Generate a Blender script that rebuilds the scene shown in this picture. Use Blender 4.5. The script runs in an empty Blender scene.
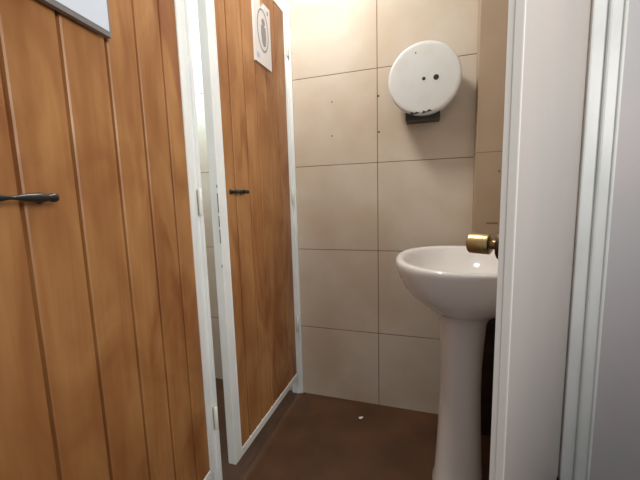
import bpy, bmesh, math, random
from mathutils import Vector, Matrix
random.seed(4)
sc = bpy.context.scene
COL = sc.collection
H = 1.145                                   # eye height
# ------------------------------------------------------------------ camera
cam = bpy.data.objects.new('camera', bpy.data.cameras.new('camera'))
COL.objects.link(cam)
cam.data.sensor_width = 36.0
cam.data.lens = 332.68 / 640 * 36.0
cam.data.clip_start = 0.02
R = [(0.95173894, 0.30568186, -0.02741513), (-0.01273069, 0.12857043, 0.99161866), (0.30664461, -0.94341308, 0.12625703)]
m = Matrix(((R[0][0], R[1][0], R[2][0], 0), (R[0][1], R[1][1], R[2][1], 0), (R[0][2], R[1][2], R[2][2], H), (0, 0, 0, 1)))
cam.matrix_world = m
sc.camera = cam
# ------------------------------------------------------------------ view, world, lights
sc.view_settings.view_transform = 'Standard'
sc.view_settings.look = 'None'
sc.view_settings.gamma = 1.0
sc.view_settings.use_curve_mapping = False
sc.view_settings.exposure = 0.0
w = bpy.data.worlds.new('world'); sc.world = w; w.use_nodes = True
bg = w.node_tree.nodes['Background']
bg.inputs[0].default_value = (0.95, 0.97, 1.0, 1); bg.inputs[1].default_value = 0.36

def area(name, loc, target, size, power, colour, size_y=None):
    l = bpy.data.lights.new(name, 'AREA'); l.energy = power; l.color = colour; l.size = size
    if size_y: l.shape = 'RECTANGLE'; l.size_y = size_y
    o = bpy.data.objects.new(name, l); COL.objects.link(o); o.location = loc
    o.rotation_euler = (Vector(target) - Vector(loc)).to_track_quat('-Z', 'Y').to_euler()
    return o
area('added_lamp_light', (-0.60, 1.15, 2.58), (-0.30, 1.10, 0.0), 0.24, 18.5, (1.0, 0.97, 0.92))  # overhead light of the added, unseen lamp
area('unseen_window_light', (-1.66, 1.25, 2.08), (-1.15, 1.72, 1.9), 0.40, 16.0, (0.54, 0.83, 1.0), 0.40)  # cool stall light, placed at the added, unseen window
area('added_fill_light', (1.70, -0.60, 1.85), (-0.3, 0.8, 2.05), 0.8, 18.0, (1.0, 0.97, 0.94)).data.spread = math.radians(95)  # added unseen fill from the right, brightens stall doors and entrance door

# ------------------------------------------------------------------ materials
def mat(name, base, rough=0.5, metal=0.0, noise=None, spec=0.5):
    """noise = (scale xyz, second colour, low, high)"""
    mt = bpy.data.materials.new(name); mt.use_nodes = True
    nt = mt.node_tree; b = nt.nodes['Principled BSDF']
    b.inputs['Roughness'].default_value = rough; b.inputs['Metallic'].default_value = metal
    b.inputs['Specular IOR Level'].default_value = spec
    c = (*base, 1)
    b.inputs['Base Color'].default_value = c
    if noise:
        scl, c2, lo, hi = noise
        tc = nt.nodes.new('ShaderNodeTexCoord'); mp = nt.nodes.new('ShaderNodeMapping')
        mp.inputs['Scale'].default_value = scl
        n = nt.nodes.new('ShaderNodeTexNoise'); n.inputs['Scale'].default_value = 1; n.inputs['Detail'].default_value = 5
        r = nt.nodes.new('ShaderNodeMapRange'); r.inputs['From Min'].default_value = lo; r.inputs['From Max'].default_value = hi
        mx = nt.nodes.new('ShaderNodeMix'); mx.data_type = 'RGBA'
        mx.inputs[6].default_value = c; mx.inputs[7].default_value = (*c2, 1)
        L = nt.links
        L.new(tc.outputs['Object'], mp.inputs[0]); L.new(mp.outputs[0], n.inputs['Vector']); L.new(n.outputs[0], r.inputs[0])
        L.new(r.outputs[0], mx.inputs[0]); L.new(mx.outputs[2], b.inputs['Base Color'])
    return mt

def wood(name, seed):
    """orange varnished boards: long grain, vertical stains, each board its own tone"""
    mt = bpy.data.materials.new(name); mt.use_nodes = True
    nt = mt.node_tree; b = nt.nodes['Principled BSDF']; L = nt.links; N = nt.nodes.new
    b.inputs['Roughness'].default_value = 0.42; b.inputs['Specular IOR Level'].default_value = 0.4
    tc = N('ShaderNodeTexCoord')
    def noise(scale, detail, off=0.0, dist=0.0):
        mp = N('ShaderNodeMapping'); mp.inputs['Scale'].default_value = scale; mp.inputs['Location'].default_value = (off, seed, off * 2)
        n = N('ShaderNodeTexNoise'); n.inputs['Scale'].default_value = 1; n.inputs['Detail'].default_value = detail
        n.inputs['Distortion'].default_value = dist
        L.new(tc.outputs['Object'], mp.inputs[0]); L.new(mp.outputs[0], n.inputs['Vector']); return n.outputs[0]
    def rng(x, lo, hi, a=0.0, c=1.0):
        r = N('ShaderNodeMapRange'); r.inputs[1].default_value = lo; r.inputs[2].default_value = hi
        r.inputs[3].default_value = a; r.inputs[4].default_value = c
        L.new(x, r.inputs[0]); return r.outputs[0]
    def mix(f, a, c, mode='MIX'):
        x = N('ShaderNodeMix'); x.data_type = 'RGBA'; x.blend_type = mode
        for s, v in ((0, f), (6, a), (7, c)):
            if isinstance(v, tuple): x.inputs[s].default_value = v
            elif isinstance(v, float): x.inputs[s].default_value = v
            else: L.new(v, x.inputs[s])
        return x.outputs[2]
    blot = rng(noise((6, 11, 3.4), 4, 3.1, 1.0), 0.36, 0.66)
    base = mix(blot, (0.42, 0.205, 0.073, 1), (0.285, 0.117, 0.036, 1))
    grain = rng(noise((40, 70, 2.2), 4, 1.0, 0.8), 0.42, 0.70, 0.0, 0.38)
    base = mix(grain, base, (0.24, 0.078, 0.020, 1))
    stain = rng(noise((7, 20, 1.6), 3, 7.7, 1.0), 0.53, 0.66, 0.0, 0.62)
    base = mix(stain, base, (0.20, 0.055, 0.015, 1))
    L.new(base, b.inputs['Base Color'])
    L.new(rng(blot, 0, 1, 0.34, 0.5), b.inputs['Roughness'])
    bu = N('ShaderNodeBump'); bu.inputs['Strength'].default_value = 0.12; bu.inputs['Distance'].default_value = 0.002
    L.new(grain, bu.inputs['Height']); L.new(bu.outputs[0], b.inputs['Normal'])
    return mt

def tile(name, c1, c2, grout, ax, offs, gw=0.0022, size=0.45, rough=0.5):
    """square glazed tiles on a vertical wall; ax = axis index along the wall; offs = (along, z) of one joint"""
    mt = bpy.data.materials.new(name); mt.use_nodes = True
    nt = mt.node_tree; b = nt.nodes['Principled BSDF']; L = nt.links; N = nt.nodes.new
    g = N('ShaderNodeNewGeometry'); sp = N('ShaderNodeSeparateXYZ'); L.new(g.outputs['Position'], sp.inputs[0])
    def M(op, a, c=None, c3=None):
        x = N('ShaderNodeMath'); x.operation = op
        for i, v in enumerate((a, c, c3)):
            if v is None: continue
            if isinstance(v, (int, float)): x.inputs[i].default_value = v
            else: L.new(v, x.inputs[i])
        return x.outputs[0]
    def dist(s, o):
        return M('PINGPONG', M('SUBTRACT', s, o - 9 * size), size / 2)     # 0 on a joint
    du = dist(sp.outputs[ax], offs[0]); dv = dist(sp.outputs[2], offs[1])
    d = M('MINIMUM', du, dv)
    r = N('ShaderNodeMapRange'); r.inputs[1].default_value = gw * 0.5; r.inputs[2].default_value = gw; r.inputs[3].default_value = 1; r.inputs[4].default_value = 0
    L.new(d, r.inputs[0])
    n = N('ShaderNodeTexNoise'); n.inputs['Scale'].default_value = 3.2; n.inputs['Detail'].default_value = 4; L.new(g.outputs['Position'], n.inputs['Vector'])
    rr = N('ShaderNodeMapRange'); rr.inputs[1].default_value = 0.38; rr.inputs[2].default_value = 0.62; L.new(n.outputs[0], rr.inputs[0])
    m1 = N('ShaderNodeMix'); m1.data_type = 'RGBA'; m1.inputs[6].default_value = (*c1, 1); m1.inputs[7].default_value = (*c2, 1); L.new(rr.outputs[0], m1.inputs[0])
    m2 = N('ShaderNodeMix'); m2.data_type = 'RGBA'; L.new(r.outputs[0], m2.inputs[0]); L.new(m1.outputs[2], m2.inputs[6]); m2.inputs[7].default_value = (*grout, 1)
    L.new(m2.outputs[2], b.inputs['Base Color'])
    b.inputs['Roughness'].default_value = rough
    bu = N('ShaderNodeBump'); bu.inputs['Strength'].default_value = 0.5; bu.inputs['Distance'].default_value = 0.002; bu.invert = True
    L.new(r.outputs[0], bu.inputs['Height']); L.new(bu.outputs[0], b.inputs['Normal'])
    return mt

WOOD1 = wood('orange_boards_near', 0.0); WOOD2 = wood('orange_boards_far', 5.3)
TILE = tile('beige_tile', (0.62, 0.54, 0.44), (0.55, 0.445, 0.33), (0.13, 0.07, 0.04), 0, (-0.2425, 0.4125))
PTILE_SHADE = tile('beige_tile_painted_shade', (0.41, 0.305, 0.21), (0.38, 0.27, 0.175), (0.22, 0.13, 0.08), 0, (-0.045, 0.4220), size=0.90)  # darker than the wall tile: the pillar's shade is put into its colour
STILE = tile('beige_tile_side', (0.63, 0.50, 0.36), (0.60, 0.46, 0.33), (0.20, 0.125, 0.075), 1, (0.37, 0.4125))
WHITE = mat('white_gloss_paint', (0.83, 0.85, 0.83), 0.35, noise=((14, 14, 5), (0.74, 0.77, 0.75), 0.45, 0.7))
CREAM = mat('cream_gloss_paint', (0.80, 0.79, 0.70), 0.35)
CHIP = mat('chipped_paint_dark', (0.05, 0.04, 0.03), 0.8)
DOORP = mat('greyish_door_paint', (0.54, 0.485, 0.445), 0.45, noise=((3, 3, 2), (0.50, 0.47, 0.44), 0.4, 0.65))
EDGEP = mat('door_edge_paint', (0.86, 0.83, 0.78), 0.4)
WALLP = mat('white_wall_paint', (0.60, 0.545, 0.555), 0.6, noise=((3, 3, 3), (0.53, 0.535, 0.53), 0.4, 0.65))
CERAM = mat('white_ceramic', (0.75, 0.72, 0.69), 0.10)
DISPW = mat('dispenser_white_plastic', (0.68, 0.68, 0.65), 0.35, noise=((14, 14, 14), (0.65, 0.64, 0.60), 0.5, 0.7))
BLACK = mat('black_plastic', (0.020, 0.018, 0.016), 0.4)
ROSE = mat('tarnished_bronze', (0.09, 0.06, 0.035), 0.45, 1.0)
IRON = mat('black_iron', (0.022, 0.022, 0.018), 0.38, 0.3)
BRASS = mat('brushed_brass', (0.50, 0.38, 0.19), 0.34, 1.0)
DBRASS = mat('dull_brass', (0.30, 0.20, 0.11), 0.35, 1.0)
FLOORM = mat('brown_floor', (0.105, 0.045, 0.019), 0.42, noise=((5, 5, 5), (0.060, 0.027, 0.012), 0.35, 0.7))
SIGNW = mat('sign_pale_blue', (0.60, 0.66, 0.74), 0.4)
SIGNG = mat('sign_edge_grey', (0.20, 0.19, 0.18), 0.5)
SIGNC = mat('sign_cream_white', (0.62, 0.60, 0.58), 0.4)
PRINT = mat('sign_grey_print', (0.24, 0.23, 0.23), 0.5)
LILAC = mat('sign_lilac_print', (0.42, 0.42, 0.58), 0.5)
DSTRIP = mat('dark_brown_strip', (0.045, 0.018, 0.010), 0.5, noise=((3, 3, 20), (0.02, 0.01, 0.006), 0.4, 0.6))
PAPER = mat('white_paper', (0.8, 0.78, 0.74), 0.8)
CEILM = mat('ceiling_paint', (0.75, 0.73, 0.69), 0.8)
LAMPM = bpy.data.materials.new('added_lamp_glow'); LAMPM.use_nodes = True  # emission for the added, unseen lamp
_b = LAMPM.node_tree.nodes['Principled BSDF']; _b.inputs['Emission Color'].default_value = (1, 0.93, 0.84, 1); _b.inputs['Emission Strength'].default_value = 3.0
GLASS = bpy.data.materials.new('unseen_window_glow'); GLASS.use_nodes = True  # glowing pane of the added, unseen window
_b = GLASS.node_tree.nodes['Principled BSDF']; _b.inputs['Emission Color'].default_value = (0.85, 0.96, 1, 1); _b.inputs['Emission Strength'].default_value = 1.5

# ------------------------------------------------------------------ mesh helpers
def link(name, bm, mt, parent=None, smooth=False, loc=None):
    bmesh.ops.recalc_face_normals(bm, faces=bm.faces)
    me = bpy.data.meshes.new(name); bm.to_mesh(me); bm.free()
    if mt: me.materials.append(mt)
    if smooth:
        for p in me.polygons: p.use_smooth = True
    o = bpy.data.objects.new(name, me); COL.objects.link(o)
    if parent: o.parent = parent
    if loc: o.location = loc
    return o
def bevel(bm, r, seg=2):
    if r > 0: bmesh.ops.bevel(bm, geom=bm.edges[:] , offset=r, segments=seg, profile=0.6, affect='EDGES')
def box(x0, x1, y0, y1, z0, z1, r=0.0, bm=None, seg=2):
    t = bmesh.new()
    bmesh.ops.create_cube(t, size=1)
    for v in t.verts:
        v.co = Vector(((x0 + x1) / 2 + v.co.x * (x1 - x0), (y0 + y1) / 2 + v.co.y * (y1 - y0), (z0 + z1) / 2 + v.co.z * (z1 - z0)))
    bevel(t, r, seg)
    if bm is None: return t
    me = bpy.data.meshes.new('tmp'); t.to_mesh(me); t.free(); bm.from_mesh(me); bpy.data.meshes.remove(me)
    return bm
def add(bm, other):
    me = bpy.data.meshes.new('tmp'); other.to_mesh(me); other.free(); bm.from_mesh(me); bpy.data.meshes.remove(me); return bm
def prism(poly, axis_pts):
    """poly: list of (a, b); axis_pts(a, b, k) -> Vector for k = 0, 1"""
    bm = bmesh.new()
    A = [bm.verts.new(axis_pts(a, b, 0)) for a, b in poly]; B = [bm.verts.new(axis_pts(a, b, 1)) for a, b in poly]
    n = len(poly)
    for i in range(n): bm.faces.new((A[i], A[(i + 1) % n], B[(i + 1) % n], B[i]))
    bm.faces.new(A); bm.faces.new(B[::-1])
    return bm
def rings(rs, cap0=True, cap1=True):
    bm = bmesh.new(); prev = None; allr = []
    for r in rs:
        allr.append([bm.verts.new(p) for p in r])
    n = len(allr[0])
    for a, b in zip(allr, allr[1:]):
        for i in range(n): bm.faces.new((a[i], a[(i + 1) % n], b[(i + 1) % n], b[i]))
    if cap0: bm.faces.new(allr[0][::-1])
    if cap1: bm.faces.new(allr[-1])
    return bm
def lathe(profile, origin, axis, seg=40):
    """profile: list of (distance along axis, radius)"""
    ax = Vector(axis).normalized(); q = ax.to_track_quat('Z', 'Y'); o = Vector(origin)
    rs = []
    for d, r in profile:
        r = max(r, 1e-4)
        rs.append([o + q @ Vector((r * math.cos(2 * math.pi * k / seg), r * math.sin(2 * math.pi * k / seg), d)) for k in range(seg)])
    return rings(rs)
def shade_auto(o, deg=35):
    for p in o.data.polygons: p.use_smooth = True
    o.data.set_sharp_from_angle(angle=math.radians(deg)) if hasattr(o.data, 'set_sharp_from_angle') else None
    return o
def tag(o, label, cat, group=None):
    o['label'] = label; o['category'] = cat; o['kind'] = 'thing'
    if group: o['group'] = group
    return o
def empty(name, loc, rz=0.0):
    o = bpy.data.objects.new(name, None); COL.objects.link(o); o.location = loc; o.rotation_euler = (0, 0, rz); o.empty_display_size = 0.05
    return o
def struct(name, bm, mt, smooth=False):
    o = link(name, bm, mt); o['kind'] = 'structure'; return o

# ------------------------------------------------------------------ the room
YB = 1.72
struct('floor', box(-1.75, 1.9, -0.6, YB, -0.08, 0.0), FLOORM)
struct('ceiling', box(-1.75, 1.9, -0.6, YB, 2.70, 2.78), CEILM)
wb = struct('wall_back', box(-1.75, 1.9, YB, YB + 0.1, 0, 2.70), TILE)
wl = bmesh.new()                                    # left wall with a high opening for the added window
for a in ((-0.6, 1.0, 0, 2.7), (1.55, YB, 0, 2.7), (1.0, 1.55, 0, 1.75), (1.0, 1.55, 2.35, 2.7)):
    box(-1.85, -1.75, a[0], a[1], a[2], a[3], bm=wl)
struct('wall_left', wl, STILE)
struct('wall_right', box(0.507, 1.9, 1.44, 1.640, 0, 2.70), WALLP)
pl = struct('trim_1', box(0.201, 0.56, 1.645, YB, 0, 2.70, 0.003), PTILE_SHADE)        # tiled pillar beside the dispenser
wn = empty('unseen_window', (-1.80, 1.275, 2.05)); wn['kind'] = 'structure'  # unseen window, added as a source for the cool stall light
f = bmesh.new()
for a in ((-0.275, 0.275, -0.30, -0.26), (-0.275, 0.275, 0.26, 0.30), (-0.275, -0.235, -0.26, 0.26), (0.235, 0.275, -0.26, 0.26)):
    box(-0.03, 0.03, a[0], a[1], a[2], a[3], 0.003, bm=f)
link('unseen_window_frame', f, WHITE, wn); link('unseen_window_pane', box(-0.004, 0.004, -0.235, 0.235, -0.26, 0.26), GLASS, wn)
# drill holes and chips in the tiles
for x, z, r in ((-0.237, 1.632, 0.0045), (-0.235, 1.461, 0.0042), (-0.474, 1.630, 0.0032), (-0.478, 1.461, 0.0032)):
    link('drill_hole', lathe([(0, r), (0.002, r * 1.1), (0.0022, r * 0.5)], (x, YB + 0.0005, z), (0, -1, 0), 12), CHIP, wb)
link('tile_chip', lathe([(0, 0.004), (0.002, 0.003)], (0.2945, 1.6455, 1.238), (0, -1, 0), 7), CHIP, pl)
link('tile_crack', box(0.252, 0.297, 1.6435, 1.646, 1.0105, 1.013), CHIP, pl)
# casing between the open door and the white wall
tr = bmesh.new()
box(0.5125, 0.556, 1.412, 1.441, 0, 2.70, 0.006, bm=tr); box(0.5555, 0.601, 1.400, 1.441, 0, 2.70, 0.007, bm=tr); box(0.592, 0.602, 1.393, 1.441, 0, 2.70, 0.004, bm=tr)
struct('trim_2', tr, WHITE)
# white posts that carry the stall doors
XP = -0.71
def post(name, bm, mt, hinges):
    p = struct(name, bm, mt)
    for (x, y, z, h, r) in hinges:
        k = bmesh.new(); add(k, lathe([(0, r * 0.7), (0.003, r), (h / 2 - 0.001, r), (h / 2, r * 0.8), (h / 2 + 0.001, r), (h - 0.003, r), (h, r * 0.7)], (x, y, z), (0, 0, 1), 16))
        shade_auto(link('hinge_barrel', k, CREAM, p))
    return p
b = box(-0.748, -0.716, 0.905, 0.932, 0, 2.70, 0.003)
box(-0.718, -0.706, 0.922, 0.934, 0, 2.70, 0.002, bm=b)
post('trim_3', b, WHITE, [(-0.700, 0.914, 1.100, 0.085, 0.0065), (-0.700, 0.914, 0.340, 0.085, 0.0065), (-0.703, 0.924, 1.90, 0.085, 0.0065)])
b = box(-0.750, -0.702, 1.700, 1.7195, 0, 2.70, 0.003); box(-0.703, -0.686, 1.708, 1.7195, 0.0, 2.70, 0.003, bm=b)
post('trim_4', b, WHITE, [(-0.7005, 1.6995, 1.875, 0.095, 0.0065), (-0.7005, 1.6995, 1.115, 0.085, 0.0065), (-0.7005, 1.6995, 0.385, 0.085, 0.0065)])
# unseen ceiling lamp above the frame, added as a light source
cl = bpy.data.objects['ceiling']; LC = (-0.60, 1.15, 2.70)
shade_auto(link('added_lamp_base', lathe([(0, 0.13), (0.02, 0.13), (0.022, 0.12)], LC, (0, 0, -1)), WHITE, cl))
shade_auto(link('added_lamp_shade', lathe([(0.022, 0.11), (0.04, 0.11), (0.06, 0.09), (0.07, 0.05), (0.072, 0.0)], LC, (0, 0, -1)), LAMPM, cl))

# ------------------------------------------------------------------ stall doors
# local frame of a door: origin on the floor at the hinge, +x towards the free edge, face towards -y ... built in (t, d, z): t from hinge, d out of the face
def stall_door(name, origin, ang, W, z0, z1, t_wood0, t_wood1, gaps, mt, handle, label):
    """ang: opening angle; face normal +X when 0; free edge towards -Y"""
    root = empty(name, origin, -math.pi / 2 + ang)             # local +x = along the door to the free edge, local +y = out of the face
    tag(root, label, 'door', 'boarded toilet stall doors')
    T = 0.036; rail = 0.034
    # boards with V grooves, one sheet of tongue-and-groove boarding
    zb0, zb1 = z0 + rail - 0.003, z1 - rail + 0.003
    gw, gd = 0.0064, 0.012
    prof = [(t_wood0 - 0.003, -0.004)]
    for g in sorted(gaps): prof += [(g - gw, -0.004), (g - gw + 0.0030, -0.0062), (g - gw + 0.0036, -0.004 - gd), (g + gw - 0.0008, -0.004 - gd), (g + gw, -0.004)]
    prof += [(t_wood1 + 0.003, -0.004), (t_wood1 + 0.003, -0.026), (t_wood0 - 0.003, -0.026)]
    link('plank_panel', prism(prof, lambda a, b, k: Vector((a, b, zb0 if k == 0 else zb1))), mt, root)
    # welded white frame: stiles and rails with a raised lip against the boards
    f = bmesh.new()
    box(0, t_wood0 - 0.004, -T, -0.006, z0, z1, 0.002, bm=f); box(t_wood0 - 0.0045, t_wood0, -0.02, 0.0, z0 + rail - 0.003, z1 - rail + 0.003, 0.001, bm=f)
    box(t_wood1 + 0.004, W, -T, -0.001, z0, z1, 0.0025, bm=f); box(t_wood1, t_wood1 + 0.0045, -0.02, 0.001, z0 + rail - 0.003, z1 - rail + 0.003, 0.001, bm=f)
    box(t_wood0 - 0.004, t_wood1 + 0.004, -T, -0.001, z0, z0 + rail, 0.0025, bm=f)
    box(t_wood0 - 0.004, t_wood1 + 0.004, -T, -0.001, z1 - rail, z1, 0.0025, bm=f)
    link('door_frame', f, WHITE, root)
    # iron pull handle with two feet and a waisted bar
    ta, tb, zh = handle
    h = tb - ta; off = 0.026
    prf = [(0, 0.004), (0.002, 0.0075), (0.007, 0.0082), (0.012, 0.007), (0.016, 0.0055), (0.022, 0.0076), (0.034, 0.0080), (0.5 * h - 0.018, 0.0062), (h / 2 - 0.004, 0.0032), (h / 2, 0.003)]
    prf = prf + [(h - d, r) for d, r in prf[-2::-1]]
    bar = shade_auto(link('pull_handle', lathe(prf, (ta, off, zh), (1, 0, 0), 20), IRON, root), 60)
    for t in (ta + 0.009, tb - 0.009):
        shade_auto(link('handle_foot', lathe([(-0.005, 0.010), (-0.002, 0.010), (0, 0.0065), (off - 0.004, 0.0055), (off, 0.005)], (t, 0, zh), (0, 1, 0), 16), IRON, bar))
    return root

d2 = stall_door('stall_door', (XP, 1.698, 0), 0.0, 0.668, 0.100, 2.118, 0.010, 0.622, [1.698 - y for y in (1.151, 1.263, 1.363, 1.469, 1.578)], WOOD2, (0.506, 0.594, 1.176),
    'far orange boarded stall door beside the beige tiled wall')
bm = bmesh.new()
for z, h in ((1.10, 0.07), (0.99, 0.05), (1.05, 0.04), (0.90, 0.010), (1.19, 0.010)):
    box(0.6655, 0.6687, -0.0065, -0.0035, z, z + h, bm=bm)
link('paint_chip', bm, CHIP, d2)
TH = 0.105
d1 = stall_door('stall_door', (XP + 0.004, 0.903, 0), TH, 0.665, 0.185, 2.118, 0.034, 0.622, [0.1065, 0.2050, 0.3005, 0.4105, 0.5180], WOOD1, (0.482, 0.628, 1.158),
    'near orange boarded stall door at the left, with a pale blue sign')

# ------------------------------------------------------------------ signs hung on the doors
c, s = math.cos(TH), math.sin(TH)
sg = tag(empty('hanging_sign', (XP + 0.004 + 0.303 * s + 0.006, 0.903 - 0.303 * c, 1.502), -math.pi / 2 + TH), 'pale blue sign with dark grey edges on the near door', 'sign')
link('sign_board', box(0, 0.205, -0.004, 0.008, 0, 0.30, 0.001), SIGNG, sg)
link('sign_face', box(0.006, 0.199, 0.0075, 0.0095, 0.010, 0.294, 0.0008), SIGNW, sg)

sg = tag(empty('hanging_sign', (XP, 1.352, 1.735), math.pi / 2), 'white sign with a grey oval emblem hung on the far door', 'sign')
# local +x = towards the tiled wall, +z up, -y = out of the door face
WS, HS = 0.153, 0.268
bm = bmesh.new(); N = 24; hr = 0.018; hc = (WS / 2, HS - 0.010)
pts = [(0, 0), (WS, 0), (WS, HS)] + [(hc[0] + hr * math.cos(a), hc[1] + hr * math.sin(a)) for a in [math.asin(0.010 / hr) - (math.pi + 2 * math.asin(0.010 / hr)) * k / 14 for k in range(15)]] + [(0, HS)]
link('sign_board', prism(pts, lambda a, b, k: Vector((a, 0.003 if k == 0 else -0.007, b))), SIGNC, sg)
cx, cz = WS * 0.50, 0.148
def ring(rx, rz, w, y0, y1, n=48):
    bm = bmesh.new(); rs = []
    for k in range(n):
        a = 2 * math.pi * k / n; ca, sa = math.cos(a), math.sin(a)
        rs.append([(cx + (rx + o) * ca, y, cz + (rz + o) * sa) for o, y in ((-w, y0), (w, y0), (w, y1), (-w, y1))])
    rs.append(rs[0]); b = rings(rs, False, False); bmesh.ops.remove_doubles(b, verts=b.verts, dist=1e-6); return b
em = link('emblem', ring(0.050, 0.086, 0.0035, -0.0065, -0.0078), PRINT, sg)
fig = bmesh.new()
add(fig, lathe([(0, 0.016), (0.001, 0.016)], (cx + 0.006, -0.0068, cz + 0.036), (0, -1, 0), 24))
add(fig, prism([(cx - 0.016, cz + 0.020), (cx + 0.026, cz + 0.020), (cx + 0.030, cz - 0.020), (cx + 0.022, cz - 0.058), (cx + 0.004, cz - 0.066), (cx - 0.010, cz - 0.052), (cx - 0.018, cz - 0.012)], lambda a, b, k: Vector((a, -0.0066 if k == 0 else -0.0078, b))))
link('figure', fig, PRINT, em)
link('printed_mark', box(0.010, 0.035, -0.0078, -0.0066, 0.022, 0.040, 0), LILAC, sg)
link('hook', box(WS - 0.030, WS - 0.018, -0.0085, -0.006, HS - 0.035, HS - 0.018, 0.001), PRINT, sg)

# ------------------------------------------------------------------ paper dispenser
DX, DZ = -0.022, 1.651
dp = tag(empty('paper_dispenser', (DX, YB, DZ)), 'round white toilet paper dispenser on the beige tiled wall', 'dispenser')
YF = -0.120
shade_auto(link('cover', lathe([(0.062, 0.138), (0.060, 0.148), (0.066, 0.1515), (0.098, 0.1545), (0.112, 0.1545), (0.1165, 0.1525), (0.1192, 0.147), (0.120, 0.135), (0.1205, 0.0)], (0, 0, 0), (0, -1, 0), 72), DISPW, dp), 50)
bm = lathe([(0, 0.122), (0.004, 0.126), (0.056, 0.128)], (0, 0, 0), (0, -1, 0), 56)
box(-0.080, 0.070, -0.092, -0.001, -0.168, -0.090, 0.004, bm=bm)
link('back_case', bm, BLACK, dp)
for x, z, r in ((-0.001, -0.003, 0.0075), (0.050, -0.003, 0.0115), (-0.036, 0.108, 0.003)):
    link('key_hole', lathe([(0, r), (0.0012, r), (0.0014, r * 0.5)], (x, YF, z), (0, -1, 0), 20), BLACK, dp)
bm = bmesh.new()                                             # dark saw-tooth slot along the lower edge
for k in range(2):
    x = -0.060 + k * 0.052
    add(bm, prism([(x, -0.150), (x + 0.044, -0.146 + k * 0.006), (x + 0.030, -0.139 + k * 0.006), (x + 0.020, -0.143), (x + 0.006, -0.137)], lambda a, b, q: Vector((a, YF + 0.006 if q == 0 else YF - 0.0015, b))))
link('tear_teeth', bm, BLACK, dp)

# ------------------------------------------------------------------ washbasin
CX, CY, RZ = 0.125, 1.287, 0.918
wbn = tag(empty('pedestal_washbasin', (CX, CY, 0)), 'white ceramic washbasin on a pedestal below the dispenser', 'washbasin')
def sell(cx, cy, ax, ay, z, e=2.3, n=72):
    out = []
    for k in range(n):
        a = 2 * math.pi * k / n; ca, sa = math.cos(a), math.sin(a)
        out.append(Vector((cx + ax * math.copysign(abs(ca) ** (2 / e), ca), cy + ay * math.copysign(abs(sa) ** (2 / e), sa), z)))
    return out
AX, AY = 0.235, 0.285
outer = [(0.728, 0.060, 0.080), (0.731, 0.085, 0.112), (0.737, 0.104, 0.142), (0.747, 0.124, 0.168), (0.764, 0.150, 0.198), (0.790, 0.181, 0.230), (0.818, 0.205, 0.254), (0.850, 0.222, 0.271), (0.880, 0.232, 0.281), (0.898, 0.2360, 0.2850), (0.909, 0.2365, 0.2855), (0.915, 0.234, 0.283), (0.9185, 0.228, 0.277)]
inner = [(0.9185, 0.219, 0.268), (0.916, 0.211, 0.259), (0.909, 0.204, 0.251), (0.893, 0.196, 0.242), (0.860, 0.180, 0.222), (0.825, 0.152, 0.190), (0.800, 0.115, 0.145), (0.788, 0.070, 0.090), (0.784, 0.030, 0.035), (0.783, 0.020, 0.020)]
rs = []
for z, ax, ay in outer: rs.append(sell(0, (-0.012 if z < 0.76 else 0) , ax, ay, z, 2.25))
for z, ax, ay in inner: rs.append(sell(0, 0, ax, ay, z, 2.2 if z > 0.8 else 2.0))
shade_auto(link('bowl', rings(rs, True, True), CERAM, wbn), 80)
shade_auto(link('drain', lathe([(0, 0.019), (0.002, 0.021), (0.003, 0.015), (0.0015, 0.0)], (0, 0, 0.7832), (0, 0, 1), 24), DBRASS, wbn))
ped = [(0.000, 0.093, 0.120), (0.025, 0.092, 0.118), (0.050, 0.085, 0.110), (0.18, 0.079, 0.105), (0.32, 0.073, 0.100), (0.44, 0.0695, 0.096), (0.53, 0.070, 0.096), (0.61, 0.074, 0.100), (0.66, 0.077, 0.106), (0.705, 0.081, 0.115), (0.725, 0.093, 0.125), (0.738, 0.102, 0.140)]
shade_auto(link('pedestal', rings([sell(-0.001, -0.017, ax, ay, z, 2.6) for z, ax, ay in ped]), CERAM, wbn), 80)

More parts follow.
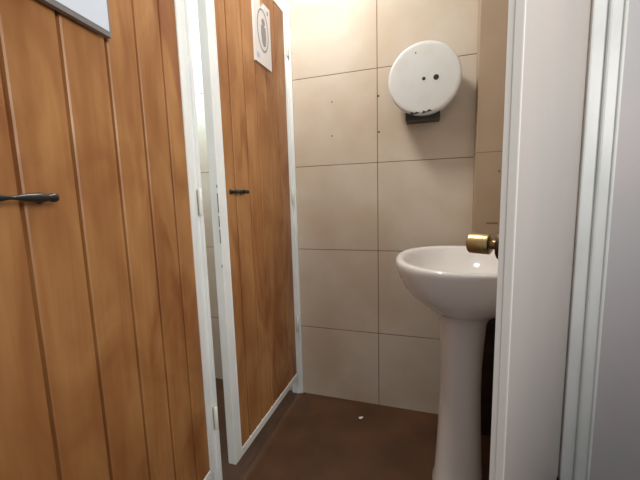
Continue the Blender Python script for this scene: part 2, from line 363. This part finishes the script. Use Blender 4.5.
link('wall_lug', box(-0.10, 0.07, 0.262, 0.357, 0.80, 0.895, 0.01), CERAM, wbn)
dstrip = tag(link('dark_strip', box(0.232, 0.44, 1.618, 1.6440, 0.0, 0.76, 0.003), DSTRIP), 'dark brown strip behind the washbasin pedestal against the tiles', 'board')  # plain dark brown box filling the strip right of the pedestal

# ------------------------------------------------------------------ open entrance door
PH = math.radians(28)
E0 = Vector((0.150, 0.820, 0))
dr = empty('door_1', E0, math.pi / 2 - PH); dr['kind'] = 'structure'      # local +x = along the leaf away from the lock, -y = towards the visible face, +y = knob side
T = 0.034
link('door_leaf', box(0.004, 0.700, -T, 0, 0.02, 2.12, 0.003), DOORP, dr)
bm = box(0.0, 0.006, -T * 0.98, -T * 0.42, 0.02, 2.12, 0.0025); box(0.0015, 0.006, -T * 0.42, -0.001, 0.02, 2.12, 0.0015, bm=bm)
link('door_edge', bm, EDGEP, dr)
KZ = 1.021
kn = link('door_knob', lathe([(0.034, 0.012), (0.0345, 0.0225), (0.036, 0.0250), (0.038, 0.0255), (0.046, 0.0250), (0.047, 0.0257), (0.080, 0.0257), (0.083, 0.0250), (0.0855, 0.0225), (0.086, 0.0)], (0.060, 0, KZ), (0, 1, 0), 56), BRASS, dr)
shade_auto(kn, 30)
shade_auto(link('knob_neck', lathe([(0.010, 0.016), (0.014, 0.0125), (0.030, 0.0120), (0.036, 0.0125)], (0.060, 0, KZ), (0, 1, 0), 32), DBRASS, kn), 40)
shade_auto(link('knob_rose', lathe([(0.0, 0.036), (0.012, 0.036), (0.0155, 0.034), (0.018, 0.026), (0.019, 0.014)], (0.060, 0, KZ), (0, 1, 0), 48), ROSE, kn), 40)

# ------------------------------------------------------------------ scrap on the floor
bm = bmesh.new(); bmesh.ops.create_icosphere(bm, subdivisions=2, radius=1)
for v in bm.verts:
    v.co = Vector((v.co.x * 0.012, v.co.y * 0.008, v.co.z * 0.004)) * random.uniform(0.7, 1.3)
    v.co.z = max(v.co.z, -0.003)
o = link('paper_scrap', bm, PAPER, loc=(-0.317, 1.58, 0.003)); o.rotation_euler = (0, 0, 0.5)
tag(o, 'tiny white scrap of paper lying on the brown floor', 'scrap')
